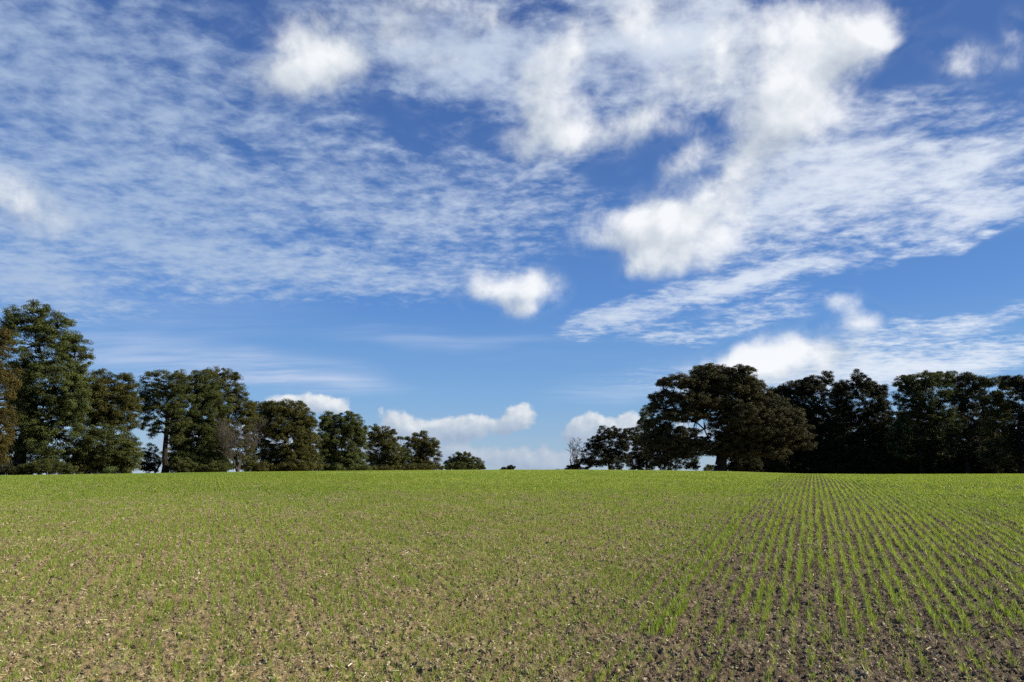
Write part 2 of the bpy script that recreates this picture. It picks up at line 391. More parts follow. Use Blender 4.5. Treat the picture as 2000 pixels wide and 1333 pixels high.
ls = np.empty(len(me.polygons), dtype=np.int32); me.polygons.foreach_get('loop_start', ls); ls[npg:] = nl + 3 * np.arange(nc); me.polygons.foreach_set('loop_start', ls)
me.update(calc_edges=True); me.validate()

# ------------------------------------------------------------------ crop seedlings, straw and clods (nobody could count them)
def blades(tufts, wid, seed):
    """tufts: list of (x, y, n blades, height) -> one mesh of curved ribbons"""
    r = np.random.RandomState(seed); co, fa, ti = [], [], []
    for (x0, y0, nb, hh) in tufts:
        for b in range(nb):
            a = r.uniform(0, 6.28); h = hh * r.uniform(.55, 1.1); lean = r.uniform(.08, .62); w = wid * r.uniform(.7, 1.2)
            dx, dy = math.cos(a), math.sin(a); sx, sy = -dy, dx
            tw = r.uniform(-.8, .8); sx, sy = sx * math.cos(tw) + dx * math.sin(tw), sy * math.cos(tw) + dy * math.sin(tw)
            b0 = len(co); ox, oy = x0 + r.uniform(-.008, .008), y0 + r.uniform(-.008, .008)
            for s_, ww in ((0, .55), (.45, 1.0), (.8, .75)):
                out_ = lean * h * s_ ** 1.8; z = h * s_ * (1 - .25 * lean * s_)
                for q in (-.5, .5): co.append((ox + dx * out_ + sx * w * ww * q, oy + dy * out_ + sy * w * ww * q, z - .01))
            out_ = lean * h * 1.15; co.append((ox + dx * out_, oy + dy * out_, h * (1 - .32 * lean) - .01)); co.append(co[-1])
            t = r.uniform()
            for k in range(3): fa.append((b0 + 2 * k, b0 + 2 * k + 1, b0 + 2 * k + 3, b0 + 2 * k + 2)); ti.append(t)
    return np.array(co), np.array(fa), ti
def hidden_col(name, objs):
    c = bpy.data.collections.new(name)
    for o in objs: c.objects.link(o)
    return c
def scatter(name, pts, rot, scl, idx, coll, label, cat):
    """one 'stuff' object: points carrying rot / scl / idx, instanced by geometry nodes"""
    me = bpy.data.meshes.new(name); me.vertices.add(len(pts)); me.vertices.foreach_set('co', np.ascontiguousarray(pts, dtype=np.float32).ravel())
    a = me.attributes.new('rot', 'FLOAT_VECTOR', 'POINT'); a.data.foreach_set('vector', np.ascontiguousarray(rot, dtype=np.float32).ravel())
    a = me.attributes.new('scl', 'FLOAT_VECTOR', 'POINT'); a.data.foreach_set('vector', np.ascontiguousarray(scl, dtype=np.float32).ravel())
    a = me.attributes.new('idx', 'INT', 'POINT'); a.data.foreach_set('value', np.ascontiguousarray(idx, dtype=np.int32))
    o = bpy.data.objects.new(name, me); COL.objects.link(o)
    t = bpy.data.node_groups.new(name, 'GeometryNodeTree')
    t.interface.new_socket('Geometry', in_out='INPUT', socket_type='NodeSocketGeometry')
    t.interface.new_socket('Geometry', in_out='OUTPUT', socket_type='NodeSocketGeometry')
    L = t.links.new; N = t.nodes.new
    gi_, go2 = N('NodeGroupInput'), N('NodeGroupOutput')
    ci = N('GeometryNodeCollectionInfo'); ci.inputs['Collection'].default_value = coll
    ci.inputs['Separate Children'].default_value = True; ci.inputs['Reset Children'].default_value = True
    ip = N('GeometryNodeInstanceOnPoints'); ip.inputs['Pick Instance'].default_value = True
    def na(nm, ty):
        x = N('GeometryNodeInputNamedAttribute'); x.data_type = ty; x.inputs[0].default_value = nm
        return [s for s in x.outputs if s.enabled and s.name == 'Attribute'][0]
    L(gi_.outputs[0], ip.inputs['Points']); L(ci.outputs[0], ip.inputs['Instance'])
    L(na('idx', 'INT'), ip.inputs['Instance Index'])
    e2r = N('FunctionNodeEulerToRotation'); L(na('rot', 'FLOAT_VECTOR'), e2r.inputs[0]); L(e2r.outputs[0], ip.inputs['Rotation'])
    L(na('scl', 'FLOAT_VECTOR'), ip.inputs['Scale'])
    L(ip.outputs[0], go2.inputs[0])
    md = o.modifiers.new('scatter', 'NODES'); md.node_group = t
    o['kind'] = 'stuff'; o['label'] = label; o['category'] = cat
    return o

ROW = .142
ROWAZ = R(22.0)
def cover(px, py, lat, x, y, r):
    """how thickly the crop stands (0..1.6) : bare and weak patches, the double-drilled strip, wheelings"""
    c = .95 + .30 * np.clip((1120 - py) / 150, -1, 1)
    c = c * (.55 + 1.0 * vnoise(x, y, .25, 21)) * (.75 + .5 * vnoise(x, y, .9, 22))
    def blob(x0, y0, rx, ry, w): return w * np.exp(-(((px - x0) / rx) ** 2 + ((py - y0) / ry) ** 2))
    c = c + blob(640, 1130, 200, 60, .55) + blob(170, 1070, 130, 40, .55) + blob(820, 1080, 180, 30, .5) + blob(640, 985, 300, 22, .3) + blob(1300, 1230, 40, 60, .5)
    c = c - blob(430, 1060, 120, 50, .30) - blob(800, 1042, 60, 9, .7) - blob(60, 1230, 160, 40, .35) - blob(150, 1300, 260, 50, .25) - blob(1050, 1250, 260, 60, .2)
    c = c - blob(820, 941, 60, 2.5, .9) - blob(1290, 960, 90, 14, .2) - blob(1480, 1300, 200, 60, .15) - blob(1900, 1310, 140, 40, .25)
    c = c + .45 * np.clip((px - 1600) / 300, 0, 1) * np.clip((1230 - py) / 120, 0, 1)
    for (xa, ya, xb, yb, w) in ((1750, 940, 2000, 1002, 3.5), (1850, 995, 2010, 1052, 4.5), (1500, 1000, 1530, 955, 0)):
        t = np.clip((px - xa) / (xb - xa), 0, 1); dd = np.abs(py - (ya + (yb - ya) * t ** 1.15)); c = c - .75 * np.exp(-(dd / w) ** 2) * ((px > xa) & (w > 0)) if w else c
    return c
def front_pts(r0, r1, dens_row, along):
    """row-planted points between two distances, in three drilled zones"""
    out = []
    for zone, az in ((0, ROWAZ), (1, R(-22))):
        t = np.array([math.sin(az), math.cos(az)]); n = np.array([math.cos(az), -math.sin(az)])
        K = np.arange(int(-r1 / ROW), int(r1 / ROW)); A = np.arange(int(r1 * .3 * -1 / along), int(r1 / along))
        k, a = np.meshgrid(K, A, indexing='ij'); k = k.ravel(); a = a.ravel()
        jit = hash2(k, a, 5 + zone) - .5
        la = k * ROW; s_ = a * along + jit * along
        x = n[0] * la + t[0] * s_; y = n[1] * la + t[1] * s_
        r = np.hypot(x, y); azp = np.arctan2(x, y)
        zb = R(-9) + (vnoise(x, y, .2, 31) - .5) * .25
        ok = (r > r0) & (r < r1) & (np.abs(azp) < R(43)) & ((azp < zb) if zone else (azp >= zb))
        out.append(np.stack([x[ok], y[ok], la[ok], np.full(ok.sum(), az), k[ok].astype(float)], -1))
    return np.concatenate(out)
def spread(P):
    """side-to-side scatter off the row: tidy in the right-hand bout, scattered to the left"""
    lat = P[:, 0] * math.cos(ROWAZ) - P[:, 1] * math.sin(ROWAZ)
    s_ = np.where(P[:, 3] > 0, np.interp(lat, [-9, -3.5, -1.6, 12, 30], [.075, .06, .018, .02, .035]), .032)
    return s_, lat

# near: single seedlings
near_col = hidden_col('seedling_kinds', [mesh_np('seedling', *blades([(0, 0, nb, hh)], .0054, 100 + q)[:2], M_BLADE, link=False,
            attrs={'tint': blades([(0, 0, nb, hh)], .0054, 100 + q)[2]}) for q, (nb, hh) in enumerate([(3, .10), (4, .12), (5, .12), (3, .08), (6, .13), (4, .10), (2, .09), (5, .11)])])
P = front_pts(3.6, 26, 0, .0145)
rs = np.random.RandomState(1)
sp, lat = spread(P)
dxy = rs.normal(0, 1, len(P)) * sp
wob = (vnoise(P[:, 2] / ROW * 7.3, P[:, 1], .8, 43) - .5) * .05
dxy = dxy + wob
x = P[:, 0] + dxy * np.cos(P[:, 3]) + rs.normal(0, .01, len(P)); y = P[:, 1] - dxy * np.sin(P[:, 3]) + rs.normal(0, .01, len(P))
z = ground(x, y); pts = np.stack([x, y, z], -1); px, py = pix(pts); r = np.hypot(x, y)
cv = cover(px, py, lat, x, y, r)
gap = .35 + 1.3 * vnoise(lat / ROW + 50, P[:, 1] * 1.1, 1.0, 41)          # gaps along single rows
strip = (np.abs(lat + 1.5 + .1 * vnoise(x, y, .5, 77)) < .12) & (r > 7.6) & (vnoise(x, y, 1.2, 78) > .12)
cv = cv * np.where((lat > -1.33) & (lat < -1.1) & ~strip, .6, 1.0)
keep = rs.rand(len(P)) < np.clip(np.where(strip, 1.15, .78 * cv * gap * np.where(lat > -1.7, .80, 3.3) * np.interp(r, [5, 9, 17, 24], [.95, 1.2, 1.5, 2.0])), 0.02, 1)
pts = pts[keep]; cvk = cv[keep]; n_ = len(pts)
sc_ = (.62 + .5 * rs.rand(n_)) * np.where(strip[keep], 1.22, np.interp(cvk, [.1, .5, 1.1], [.68, .85, 1.0])) * np.where(lat[keep] > -1.7, .92, .82)
scatter('crop_seedlings', pts, np.stack([rs.normal(0, .12, n_), rs.normal(0, .12, n_), rs.uniform(0, 6.28, n_)], -1),
        np.stack([sc_ * 1.05, sc_ * 1.05, sc_], -1), rs.randint(0, 8, n_), near_col,
        'short green cereal seedlings coming up through brown soil in the foreground', 'crop')
print('near seedlings', n_)
# far: half-metre lengths of drilled row
def seg(q, n, wide):
    r = np.random.RandomState(300 + q)
    tf = [(r.normal(0, wide), r.uniform(-.26, .26), r.randint(3, 5), r.uniform(.08, .125)) for _ in range(n)]
    c, f, t = blades(tf, .0095, 400 + q); return mesh_np('seedling_row', c, f, M_BLADE, link=False, attrs={'tint': t})
far_col = hidden_col('row_kinds', [seg(q, (6, 6, 11, 11, 17, 17)[q % 6], .012 if q < 6 else .045) for q in range(12)])
P = front_pts(21.5, 92, 0, .5)
sp, lat = spread(P)
x, y = P[:, 0], P[:, 1]; z = ground(x, y); pts = np.stack([x, y, z], -1); px, py = pix(pts); r = np.hypot(x, y)
cv = cover(px, py, lat, x, y, r)
lvl = np.clip(np.floor((cv * 1.05 + rs.normal(0, .18, len(P))) * 2.4), -1, 2)
strip = np.abs(lat + 1.45) < .14; lvl = np.where(strip, 2, np.where((lat > -1.3) & (lat < -1.1), np.minimum(lvl, 1), lvl))
keep = (lvl >= 0) & (rs.rand(len(P)) < np.clip((r - 21) / 5, .0, .97)); P = P[keep]; pts = pts[keep]; n_ = len(pts)
idx = np.sort(np.arange(12))[0] + (lvl[keep] * 2 + rs.randint(0, 2, n_) + np.where(sp[keep] > .02, 6, 0)).astype(int)
fl = rs.randint(0, 2, n_) * math.pi
sl_ = (ground(pts[:, 0] + .5 * np.sin(P[:, 3]), pts[:, 1] + .5 * np.cos(P[:, 3])) - ground(pts[:, 0] - .5 * np.sin(P[:, 3]), pts[:, 1] - .5 * np.cos(P[:, 3])))
scatter('crop_rows', pts, np.stack([np.zeros(n_), np.zeros(n_), -P[:, 3] + fl], -1), np.stack([np.ones(n_), np.ones(n_), .85 + .35 * rs.rand(n_)], -1),
        idx, far_col, 'dense green cereal rows running away to the brow of the field', 'crop')
print('far rows', n_)
# clods
def clod(q):
    r = np.random.RandomState(600 + q); import bmesh
    bm = bmesh.new(); bmesh.ops.create_icosphere(bm, subdivisions=2, radius=1)
    ph = r.uniform(0, 6, 6)
    for v in bm.verts:
        c = v.co; k = 1 + .22 * math.sin(3.1 * c.x + ph[0]) * math.sin(2.7 * c.y + ph[1]) + .18 * math.sin(5.3 * c.z + ph[2] + 3 * c.x) + r.uniform(-.1, .1)
        v.co = Vector((c.x * k, c.y * k * .8, c.z * k * .62))
    me = bpy.data.meshes.new('clod'); bm.to_mesh(me); bm.free(); me.materials.append(M_CLOD)
    return bpy.data.objects.new('clod', me)
clod_col = hidden_col('clod_kinds', [clod(q) for q in range(6)])
def wedge(n, r0, r1, power=.5):
    u = rs.rand(n); r = (r0 ** (2 * power) + u * (r1 ** (2 * power) - r0 ** (2 * power))) ** (1 / (2 * power)); a = rs.uniform(R(-43), R(43), n)
    return r * np.sin(a), r * np.cos(a), r
x, y, r = wedge(150000, 3.6, 28, .78)
lat = x * math.cos(ROWAZ) - y * math.sin(ROWAZ)
s_ = np.exp(rs.normal(math.log(.0095), .42, len(x))); s_ = np.clip(s_, .004, .024)
pts = np.stack([x, y, ground(x, y) + crumbs(x, y) + s_ * .3], -1)
pts[:, 2] += 0.0
scatter('soil_clods', pts, rs.uniform(0, 6.28, (len(x), 3)) * [.15, .15, 1], np.stack([s_, s_ * rs.uniform(.7, 1.3, len(x)), s_], -1), rs.randint(0, 6, len(x)), clod_col,
        'small brown clods and crumbs of soil lying between the seedlings', 'soil clods')
# straw and flints
def straw(q):
    r = np.random.RandomState(700 + q); L_, w, b = r.uniform(.03, .075), r.uniform(.0022, .0048), r.uniform(-.25, .25)
    co, fa = [], []
    for k in range(4):
        t = k / 3 - .5; cx_, cy_ = t * L_, b * L_ * (t * t * 4 - .5); ww = w * (1 - .4 * abs(t))
        co += [(cx_, cy_ - ww, .0), (cx_, cy_ + ww, .0), (cx_, cy_ + ww * .4, w * 1.2), (cx_, cy_ - ww * .4, w * 1.2)]
    for k in range(3):
        for m_ in range(4): a, b2 = k * 4 + m_, k * 4 + (m_ + 1) % 4; fa.append((a, b2, b2 + 4, a + 4))
    fa += [(3, 2, 1, 0), (12, 13, 14, 15)]
    return mesh_np('straw_bit', np.array(co), np.array(fa), M_STRAW, link=False)
straw_col = hidden_col('straw_kinds', [straw(q) for q in range(8)])
x, y, r = wedge(380000, 3.6, 34, .74)
lat = x * math.cos(ROWAZ) - y * math.sin(ROWAZ)
kp = rs.rand(len(x)) < np.where(lat > -1.7, .5, .95) * (.35 + 1.1 * vnoise(x, y, .7, 61)); x, y, r = x[kp], y[kp], r[kp]
s_ = .32 + .5 * rs.rand(len(x)) ** 2 + (rs.rand(len(x)) < .02) * .7
pts = np.stack([x, y, ground(x, y) + crumbs(x, y) + .004 + .01 * rs.rand(len(x))], -1)
scatter('straw_litter', pts, np.stack([rs.normal(0, .3, len(x)), rs.normal(0, .5, len(x)), rs.uniform(0, 6.28, len(x))], -1), np.stack([s_, s_, s_], -1),
        rs.randint(0, 8, len(x)), straw_col, 'pale broken straw and stubble scattered on the soil', 'straw')
# ---- end field

# ------------------------------------------------------------------ trees
def tube(segs, sides=5):
    """segs: (p0, p1, r0, r1) arrays -> verts, faces of tapered tubes"""
    A = np.array([s[0] for s in segs], float); B = np.array([s[1] for s in segs], float)
    ra = np.array([s[2] for s in segs]); rb = np.array([s[3] for s in segs])
    d = B - A; d /= np.maximum(np.linalg.norm(d, axis=1, keepdims=True), 1e-6)
    ref = np.where(np.abs(d[:, 2:3]) > .9, [[1., 0, 0]], [[0., 0, 1.]])
    u = np.cross(d, ref); u /= np.linalg.norm(u, axis=1, keepdims=True); v = np.cross(d, u)
    th = np.arange(sides) * 2 * math.pi / sides
    ring = u[:, None] * np.cos(th)[None, :, None] + v[:, None] * np.sin(th)[None, :, None]
    co = np.concatenate([A[:, None] + ring * ra[:, None, None], B[:, None] + ring * rb[:, None, None]], 1)
    n = len(segs); base = np.arange(n)[:, None] * 2 * sides; k = np.arange(sides)[None]; k2 = (k + 1) % sides
    f = np.stack([base + k, base + k2, base + sides + k2, base + sides + k], -1)
    return co.reshape(-1, 3), f.reshape(-1, 4)

def limb(p0, p1, r0, r1, n, wob, r, sag=0.):
    """wobbling chain of tapered segments; returns the points too"""
    p0 = np.array(p0, float); p1 = np.array(p1, float); L_ = np.linalg.norm(p1 - p0)
    t = np.linspace(0, 1, n + 1)[:, None]
    pts = p0 + (p1 - p0) * t + r.normal(0, wob * L_, (n + 1, 3)) * np.sin(t * math.pi) + np.array([0, 0, sag * L_]) * np.sin(t * math.pi)
    rad = r0 + (r1 - r0) * t[:, 0] ** .8
    return pts, rad

def leaves(cent, rad, r, per, size, flat=.62, up=.35):
    """clusters of small leaf faces round each clump centre"""
    n = len(cent) * per
    c = np.repeat(cent, per, axis=0); rr_ = np.repeat(rad, per)
    d = r.normal(0, 1, (n, 3)); d[:, 2] += up; d /= np.linalg.norm(d, axis=1, keepdims=True)
    rho = r.rand(n) ** .42
    p = c + d * (rr_ * rho)[:, None] * np.array([1, 1, flat])
    nrm_ = d * 1.15 + r.normal(0, .55, (n, 3)); nrm_[:, 2] += .2; nrm_ /= np.linalg.norm(nrm_, axis=1, keepdims=True)
    ref = r.normal(0, 1, (n, 3)); u = np.cross(nrm_, ref); u /= np.linalg.norm(u, axis=1, keepdims=True); v = np.cross(nrm_, u)
    s_ = size * r.uniform(.55, 1.25, n)[:, None]
    co = np.stack([p - u * s_ * .5, p - v * s_ * .32, p + u * s_ * .5, p + v * s_ * .32], 1) + r.normal(0, .06, (n, 4, 3)) * s_[:, None]
    f = np.arange(n * 4).reshape(-1, 4)
    tint = np.clip(np.repeat(r.rand(len(cent)), per) * .55 + r.rand(n) * .45, 0, 1)
    return co.reshape(-1, 3), f, tint

def make_tree(kind, label, D, tx, lobes, mat, trunk_r=.45, clump=.75, fill=1.0, per=70, leaf=.24, group=None, cat='tree',
              barkm=None, seed=0, lean=0, flat=.62, shell=.55, depth=.85, stems=1, low=False, trunk_top=None):
    r = np.random.RandomState(1000 + seed)
    sc = D / FOC
    base = at(tx, 925, D); base.z = gz(base.x, base.y) - .15
    root = empty(kind, base, label, cat, group)
    o = np.array(base)
    L = []
    for lb in lobes:
        px, py, rx, ry = lb[:4]; rx *= 1.13; ry *= 1.27; dd = lb[4] if len(lb) > 4 else r.uniform(-.35, .35) * rx * sc
        c = np.array(at(px, py, D + dd)); L.append((c, rx * sc, max(rx, ry) * sc * depth, ry * sc))
    cs, rads = [], []
    for (c, ax, ay, az_) in L:
        area = 4 * math.pi * ((ax * ay) ** 1.6 / 3 + (ax * az_) ** 1.6 / 3 + (ay * az_) ** 1.6 / 3) ** (1 / 1.6)
        n = max(5, int(area / (clump ** 2 * 2.4) * fill))
        d = r.normal(0, 1, (n, 3)); d /= np.linalg.norm(d, axis=1, keepdims=True)
        rho = 1 - shell * r.rand(n) ** 1.6
        inset = np.maximum(1 - .6 * clump / np.array([ax, ay, az_]), .25)
        cs.append(c + d * rho[:, None] * np.array([ax, ay, az_]) * inset); rads.append(clump * r.uniform(.55, 1.2, n))
    cs = np.concatenate(cs); rads = np.concatenate(rads)
    ok = cs[:, 2] > base.z + .3; cs = cs[ok]; rads = rads[ok]
    # wood
    segs = []; nodes = []
    top_z = trunk_top if trunk_top is not None else np.percentile(cs[:, 2], 45)
    top_z = max(top_z, base.z + 1.0)
    cm = cs.mean(0)
    for s_ in range(stems):
        tb = o + (np.array([r.uniform(-1, 1), r.uniform(-1, 1), 0]) * .06 * (stems > 1))
        tt = np.array([tb[0] * .65 + cm[0] * .35 + r.uniform(-.4, .4) * stems, tb[1] * .65 + cm[1] * .35, top_z if stems == 1 else top_z * r.uniform(.8, 1.1)])
        if stems > 1: tt[2] = base.z + (top_z - base.z) * r.uniform(.7, 1.1)
        pts, rad = limb(tb, tt, trunk_r, trunk_r * .55, 7, .012, r)
        rad[0] *= 1.5; rad[1] *= 1.1
        for k in range(7): segs.append((pts[k], pts[k + 1], rad[k], rad[k + 1]))
        for k in range(3, 8): nodes.append((pts[k], rad[k]))
    for (c, ax, ay, az_) in sorted(L, key=lambda q: np.linalg.norm(q[0] - cm)):
        P0 = np.array([n[0] for n in nodes]); dist = np.linalg.norm(P0 - c, axis=1) + np.maximum(P0[:, 2] - c[2], 0) * 1.5
        k = int(np.argmin(dist)); a, ra = nodes[k]
        e = c + np.array([0, 0, az_ * .25])
        n = max(3, int(np.linalg.norm(e - a) / 1.1))
        pts, rad = limb(a, e, min(ra * .72, trunk_r * .5), trunk_r * .12, n, .05, r, .04)
        for q in range(n):
            segs.append((pts[q], pts[q + 1], rad[q], rad[q + 1])); nodes.append((pts[q + 1], rad[q + 1]))
    P0 = np.array([n[0] for n in nodes]); R0 = np.array([n[1] for n in nodes])
    for c in cs:
        dist = np.linalg.norm(P0 - c, axis=1); k = int(np.argmin(dist)); a = P0[k]
        mid = (a + c) / 2 + r.normal(0, .10, 3) * dist[k] ** .5 + np.array([0, 0, .06 * dist[k]])
        ra = min(R0[k] * .6, .07); segs.append((a, mid, ra, ra * .6)); segs.append((mid, c, ra * .6, .012))
    co, f = tube(segs)
    mesh_np('trunk', co - o, f, barkm or M_BARK, root, smooth=True)
    co, f, ti = leaves(cs, rads, r, int(per * 2.1), leaf * .68, flat)
    mesh_np('crown', co - o, f, mat, root, attrs={'tint': ti})
    return root

def bare_tree(kind, label, D, tx, top_px, spread_px, trunk_r, mat, seed, cat, levels=5, group=None, nstem=1):
    r = np.random.RandomState(seed); base = at(tx, 925, D); base.z = gz(base.x, base.y) - .1
    root = empty(kind, base, label, cat, group); o = np.array(base); H = at(tx, top_px, D).z - base.z
    segs = []; twigs = []
    def grow(p, d, L_, rad, lv):
        n = 4; pts = [p]
        for k in range(n):
            d = d + r.normal(0, .16, 3) + np.array([0, 0, .03]); d /= np.linalg.norm(d)
            q = pts[-1] + d * L_ / n; r1 = rad * (1 - .14 * (k + 1)); (segs if lv < 2 else twigs).append((pts[-1], q, rad * (1 - .14 * k), r1)); pts.append(q)
            if lv < levels and (k >= 1 or lv > 0) and r.rand() < .8:
                ax = r.normal(0, 1, 3); ax[2] = abs(ax[2]) * .5 + .1; ax /= np.linalg.norm(ax)
                nd = d * .62 + ax * .75; nd /= np.linalg.norm(nd)
                grow(q, nd, L_ * r.uniform(.5, .78), max(r1 * .6, .022 if D < 120 else .04), lv + 1)
    for s_ in range(nstem):
        a = r.uniform(0, 6.28); sp_ = spread_px
        d = np.array([math.cos(a) * sp_, math.sin(a) * sp_, 1.]); d /= np.linalg.norm(d)
        grow(o + np.array([r.uniform(-.4, .4), r.uniform(-.4, .4), 0]) * .25 * (nstem > 1), d, H * .55 * r.uniform(.85, 1.1), trunk_r, 0)
    co, f = tube(segs); mesh_np('trunk', co - o, f, mat, root, smooth=True)
    co, f = tube(twigs, 4); mesh_np('twigs', co - o, f, mat, root, smooth=True)
    return root

GL, GR, GU = 'hedgerow trees along the left edge of the field', 'trees of the wood on the right', 'bushes under the hedgerow trees'
# --- left hedgerow, near to far
make_tree('oak_tree', 'rusty orange-brown oak cut off by the left edge of the photo', 76, -22,
  [(-35,695,50,50),(8,672,24,30),(-15,770,42,50),(18,742,18,30),(-40,850,55,45),(5,835,24,36),(-5,885,24,24)], M_RUST, .55, .62, .75, 60, .22, GL, seed=1)
make_tree('ash_tree', 'tallest tree, deep green domed crown rising at the left end of the hedgerow', 86, 34,
  [(60,622,50,32),(22,640,22,36),(108,652,45,38),(145,692,36,36),(75,690,60,48),(150,735,28,28),(110,745,62,46),(40,745,40,45),(80,800,70,40),(140,800,40,38),
   (45,850,40,38),(20,880,40,28),(105,862,62,36),(85,893,40,22),(50,790,40,40),(90,830,50,36),(135,768,40,36)], M_DEEP, .75, .68, .85, 72, .23, GL, seed=2)
make_tree('oak_tree', 'olive brown oak between the tallest green tree and the first gap of the hedgerow', 94, 214,
  [(205,752,38,28),(250,758,22,28),(178,785,36,40),(225,795,46,34),(262,800,14,22),(190,830,45,25),(212,782,44,36),(245,828,26,16)], M_OLIVE, .42, .66, .95, 70, .23, GL, seed=3)
make_tree('bush', 'large round dark green bush below the olive oak at the first gap', 89, 207,
  [(205,868,50,36),(168,895,42,32),(245,890,30,36),(205,905,62,24)], M_GREEN, .2, .6, 1.25, 70, .22, GU, 'bush', seed=4, stems=4)
make_tree('oak_tree', 'open see-through oak with its dark trunk and forked limb showing beside the first gap', 99, 322,
  [(306,742,30,20),(345,745,30,22),(292,785,18,26),(330,786,42,28),(300,822,16,10),(352,820,24,20),(318,765,30,18),(300,845,14,12),(345,850,16,18),(322,835,22,16),(308,800,22,14),(279,785,12,28),(282,825,11,16)], M_GREEN, .42, .55, .62, 55, .22, GL, seed=5)
make_tree('oak_tree', 'dense ivy-clad dark green tree, leafy down to the ground, right of the open oak', 103, 388,
  [(385,752,42,30),(372,800,44,46),(415,800,36,44),(385,856,46,44),(425,862,30,44),(352,880,26,36),(395,895,50,28),(390,912,60,14)], M_GREEN, .4, .62, 1.15, 72, .23, GL, seed=6)
make_tree('oak_tree', 'brown-tinged airy oak with a branch poking up at its right shoulder', 110, 436,
  [(425,742,38,22),(458,736,16,12),(462,775,22,26),(440,790,40,34),(478,806,18,26),(462,838,28,22),(490,820,10,30),(478,882,20,30),(455,900,20,18)], M_OLIVE, .42, .6, .8, 60, .23, GL, seed=7)
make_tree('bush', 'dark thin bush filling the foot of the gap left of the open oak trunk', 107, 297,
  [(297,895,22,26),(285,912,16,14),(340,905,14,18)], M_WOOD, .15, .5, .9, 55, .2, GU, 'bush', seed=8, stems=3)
bare_tree('elder_shrub', 'grey leafless twiggy shrub in front of the hedgerow', 101, 465, 838, .35, .11, M_GREY, 11, 'shrub', 5, None, 5)
make_tree('oak_tree', 'broad dark olive oak with a domed flat top, right of the grey twiggy shrub', 126, 548,
  [(515,802,32,18),(560,800,42,18),(592,822,26,24),(545,825,50,26),(510,845,30,34),(600,858,24,40),(560,862,46,34),(520,892,34,28),(580,895,42,26),(555,912,66,13)], M_OLIVE, .5, .72, 1.05, 72, .27, GL, seed=9)
make_tree('lime_tree', 'bluish green rounded tree following the domed oak', 150, 672,
  [(645,824,24,18),(678,828,30,22),(703,846,16,22),(652,858,32,34),(692,872,26,34),(640,885,20,34),(672,900,44,20),(672,914,50,10)], M_DEEP, .45, .75, 1.15, 72, .3, GL, seed=10)
make_tree('oak_tree', 'brownish round tree between the bluish green tree and the slender branch', 170, 748,
  [(735,848,22,17),(758,860,22,22),(735,880,24,24),(766,886,18,24),(748,905,34,16),(745,915,42,8)], M_OLIVE, .4, .75, 1.1, 66, .3, GL, seed=11)
make_tree('hawthorn_tree', 'slender tree with one leaning branch poking out left of the small domed tree', 186, 793,
  [(782,857,7,5),(797,857,8,4),(788,888,14,16),(783,905,14,12)], M_GREEN, .28, .6, .9, 50, .3, GL, seed=12)
make_tree('oak_tree', 'small domed tree, last tall one before the hedgerow drops to the skyline', 192, 822,
  [(820,858,20,15),(844,874,16,16),(810,880,22,20),(835,895,28,20),(808,905,26,14),(822,914,42,8)], M_OLIVE, .4, .75, 1.05, 66, .32, GL, seed=13)
make_tree('hawthorn_tree', 'low spreading tree standing alone on the skyline left of centre', 232, 906,
  [(905,893,22,10),(888,903,20,12),(925,905,20,10),(905,912,38,9),(942,914,8,4)], M_GREEN, .3, .75, .95, 60, .34, GL, seed=14)
make_tree('bush', 'tiny dark bush on the skyline in the middle of the photo', 250, 990,
  [(983,916,6,4),(998,914,9,5),(990,920,14,4)], M_WOOD, .15, .6, 1.3, 50, .32, None, 'bush', seed=15, stems=2)
# --- bushes at the foot of the left hedgerow
for k, (px, D, lb, mt, lab) in enumerate([
  (92, 84, [(92,912,34,16),(125,918,22,12),(60,918,22,12)], M_GREEN, 'low green bramble bush at the foot of the tallest tree'),
  (216, 85, [(216,918,13,9),(208,924,10,6)], M_BRIGHT, 'small fresh light green shrub at the field edge below the round bush'),
  (355, 98, [(350,908,22,16),(372,914,16,12)], M_GREEN, 'low green bush at the foot of the ivy-clad tree'),
  (425, 99, [(420,912,26,12),(400,916,22,10)], M_GREEN, 'low bramble strip just left of the grey twiggy shrub'),
  (488, 104, [(488,908,20,16),(512,914,14,10)], M_OLIVE, 'low brownish bush just right of the grey twiggy shrub'),
  (148, 87, [(148,915,20,14)], M_OLIVE, 'small olive bush between the tallest tree and the round bush'),
  (618, 132, [(618,905,14,18)], M_GREEN, 'narrow green bush at the right foot of the domed oak'),
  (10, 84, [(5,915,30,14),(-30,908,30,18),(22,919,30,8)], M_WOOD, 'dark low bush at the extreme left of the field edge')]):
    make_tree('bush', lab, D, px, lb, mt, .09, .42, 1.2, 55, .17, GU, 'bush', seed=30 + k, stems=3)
# --- right of the gap on the skyline
bare_tree('dead_tree', 'leafless dead tree with crooked pale branches on the skyline', 165, 1122, 848, .22, .24, M_GREY, 23, 'tree', 4, None, 2)
make_tree('bush', 'low bush at the foot of the dead tree', 160, 1100, [(1092,920,12,3),(1118,915,16,7),(1140,908,20,12)], M_WOOD, .1, .55, 1.0, 50, .26, None, 'bush', seed=40, stems=2)
make_tree('oak_tree', 'dark see-through tree between the dead tree and the huge oak', 152, 1192,
  [(1180,848,20,14),(1200,845,18,12),(1160,868,16,14),(1192,872,34,22),(1168,892,34,20),(1205,900,28,18),(1222,860,14,20)], M_WOOD, .35, .62, .85, 58, .27, GR, seed=41)
make_tree('oak_tree', 'small dark tree touching the left side of the huge oak', 158, 1248,
  [(1240,852,20,16),(1255,880,22,26),(1238,902,24,18),(1265,905,20,18)], M_WOOD, .3, .62, 1.0, 58, .27, GR, seed=42)
make_tree('willow_tree', 'pale green feathery treetop showing behind the left edge of the huge oak', 172, 1264,
  [(1262,818,13,22),(1258,845,16,24),(1268,870,18,26)], M_PALE, .3, .6, .9, 55, .26, GR, seed=43)
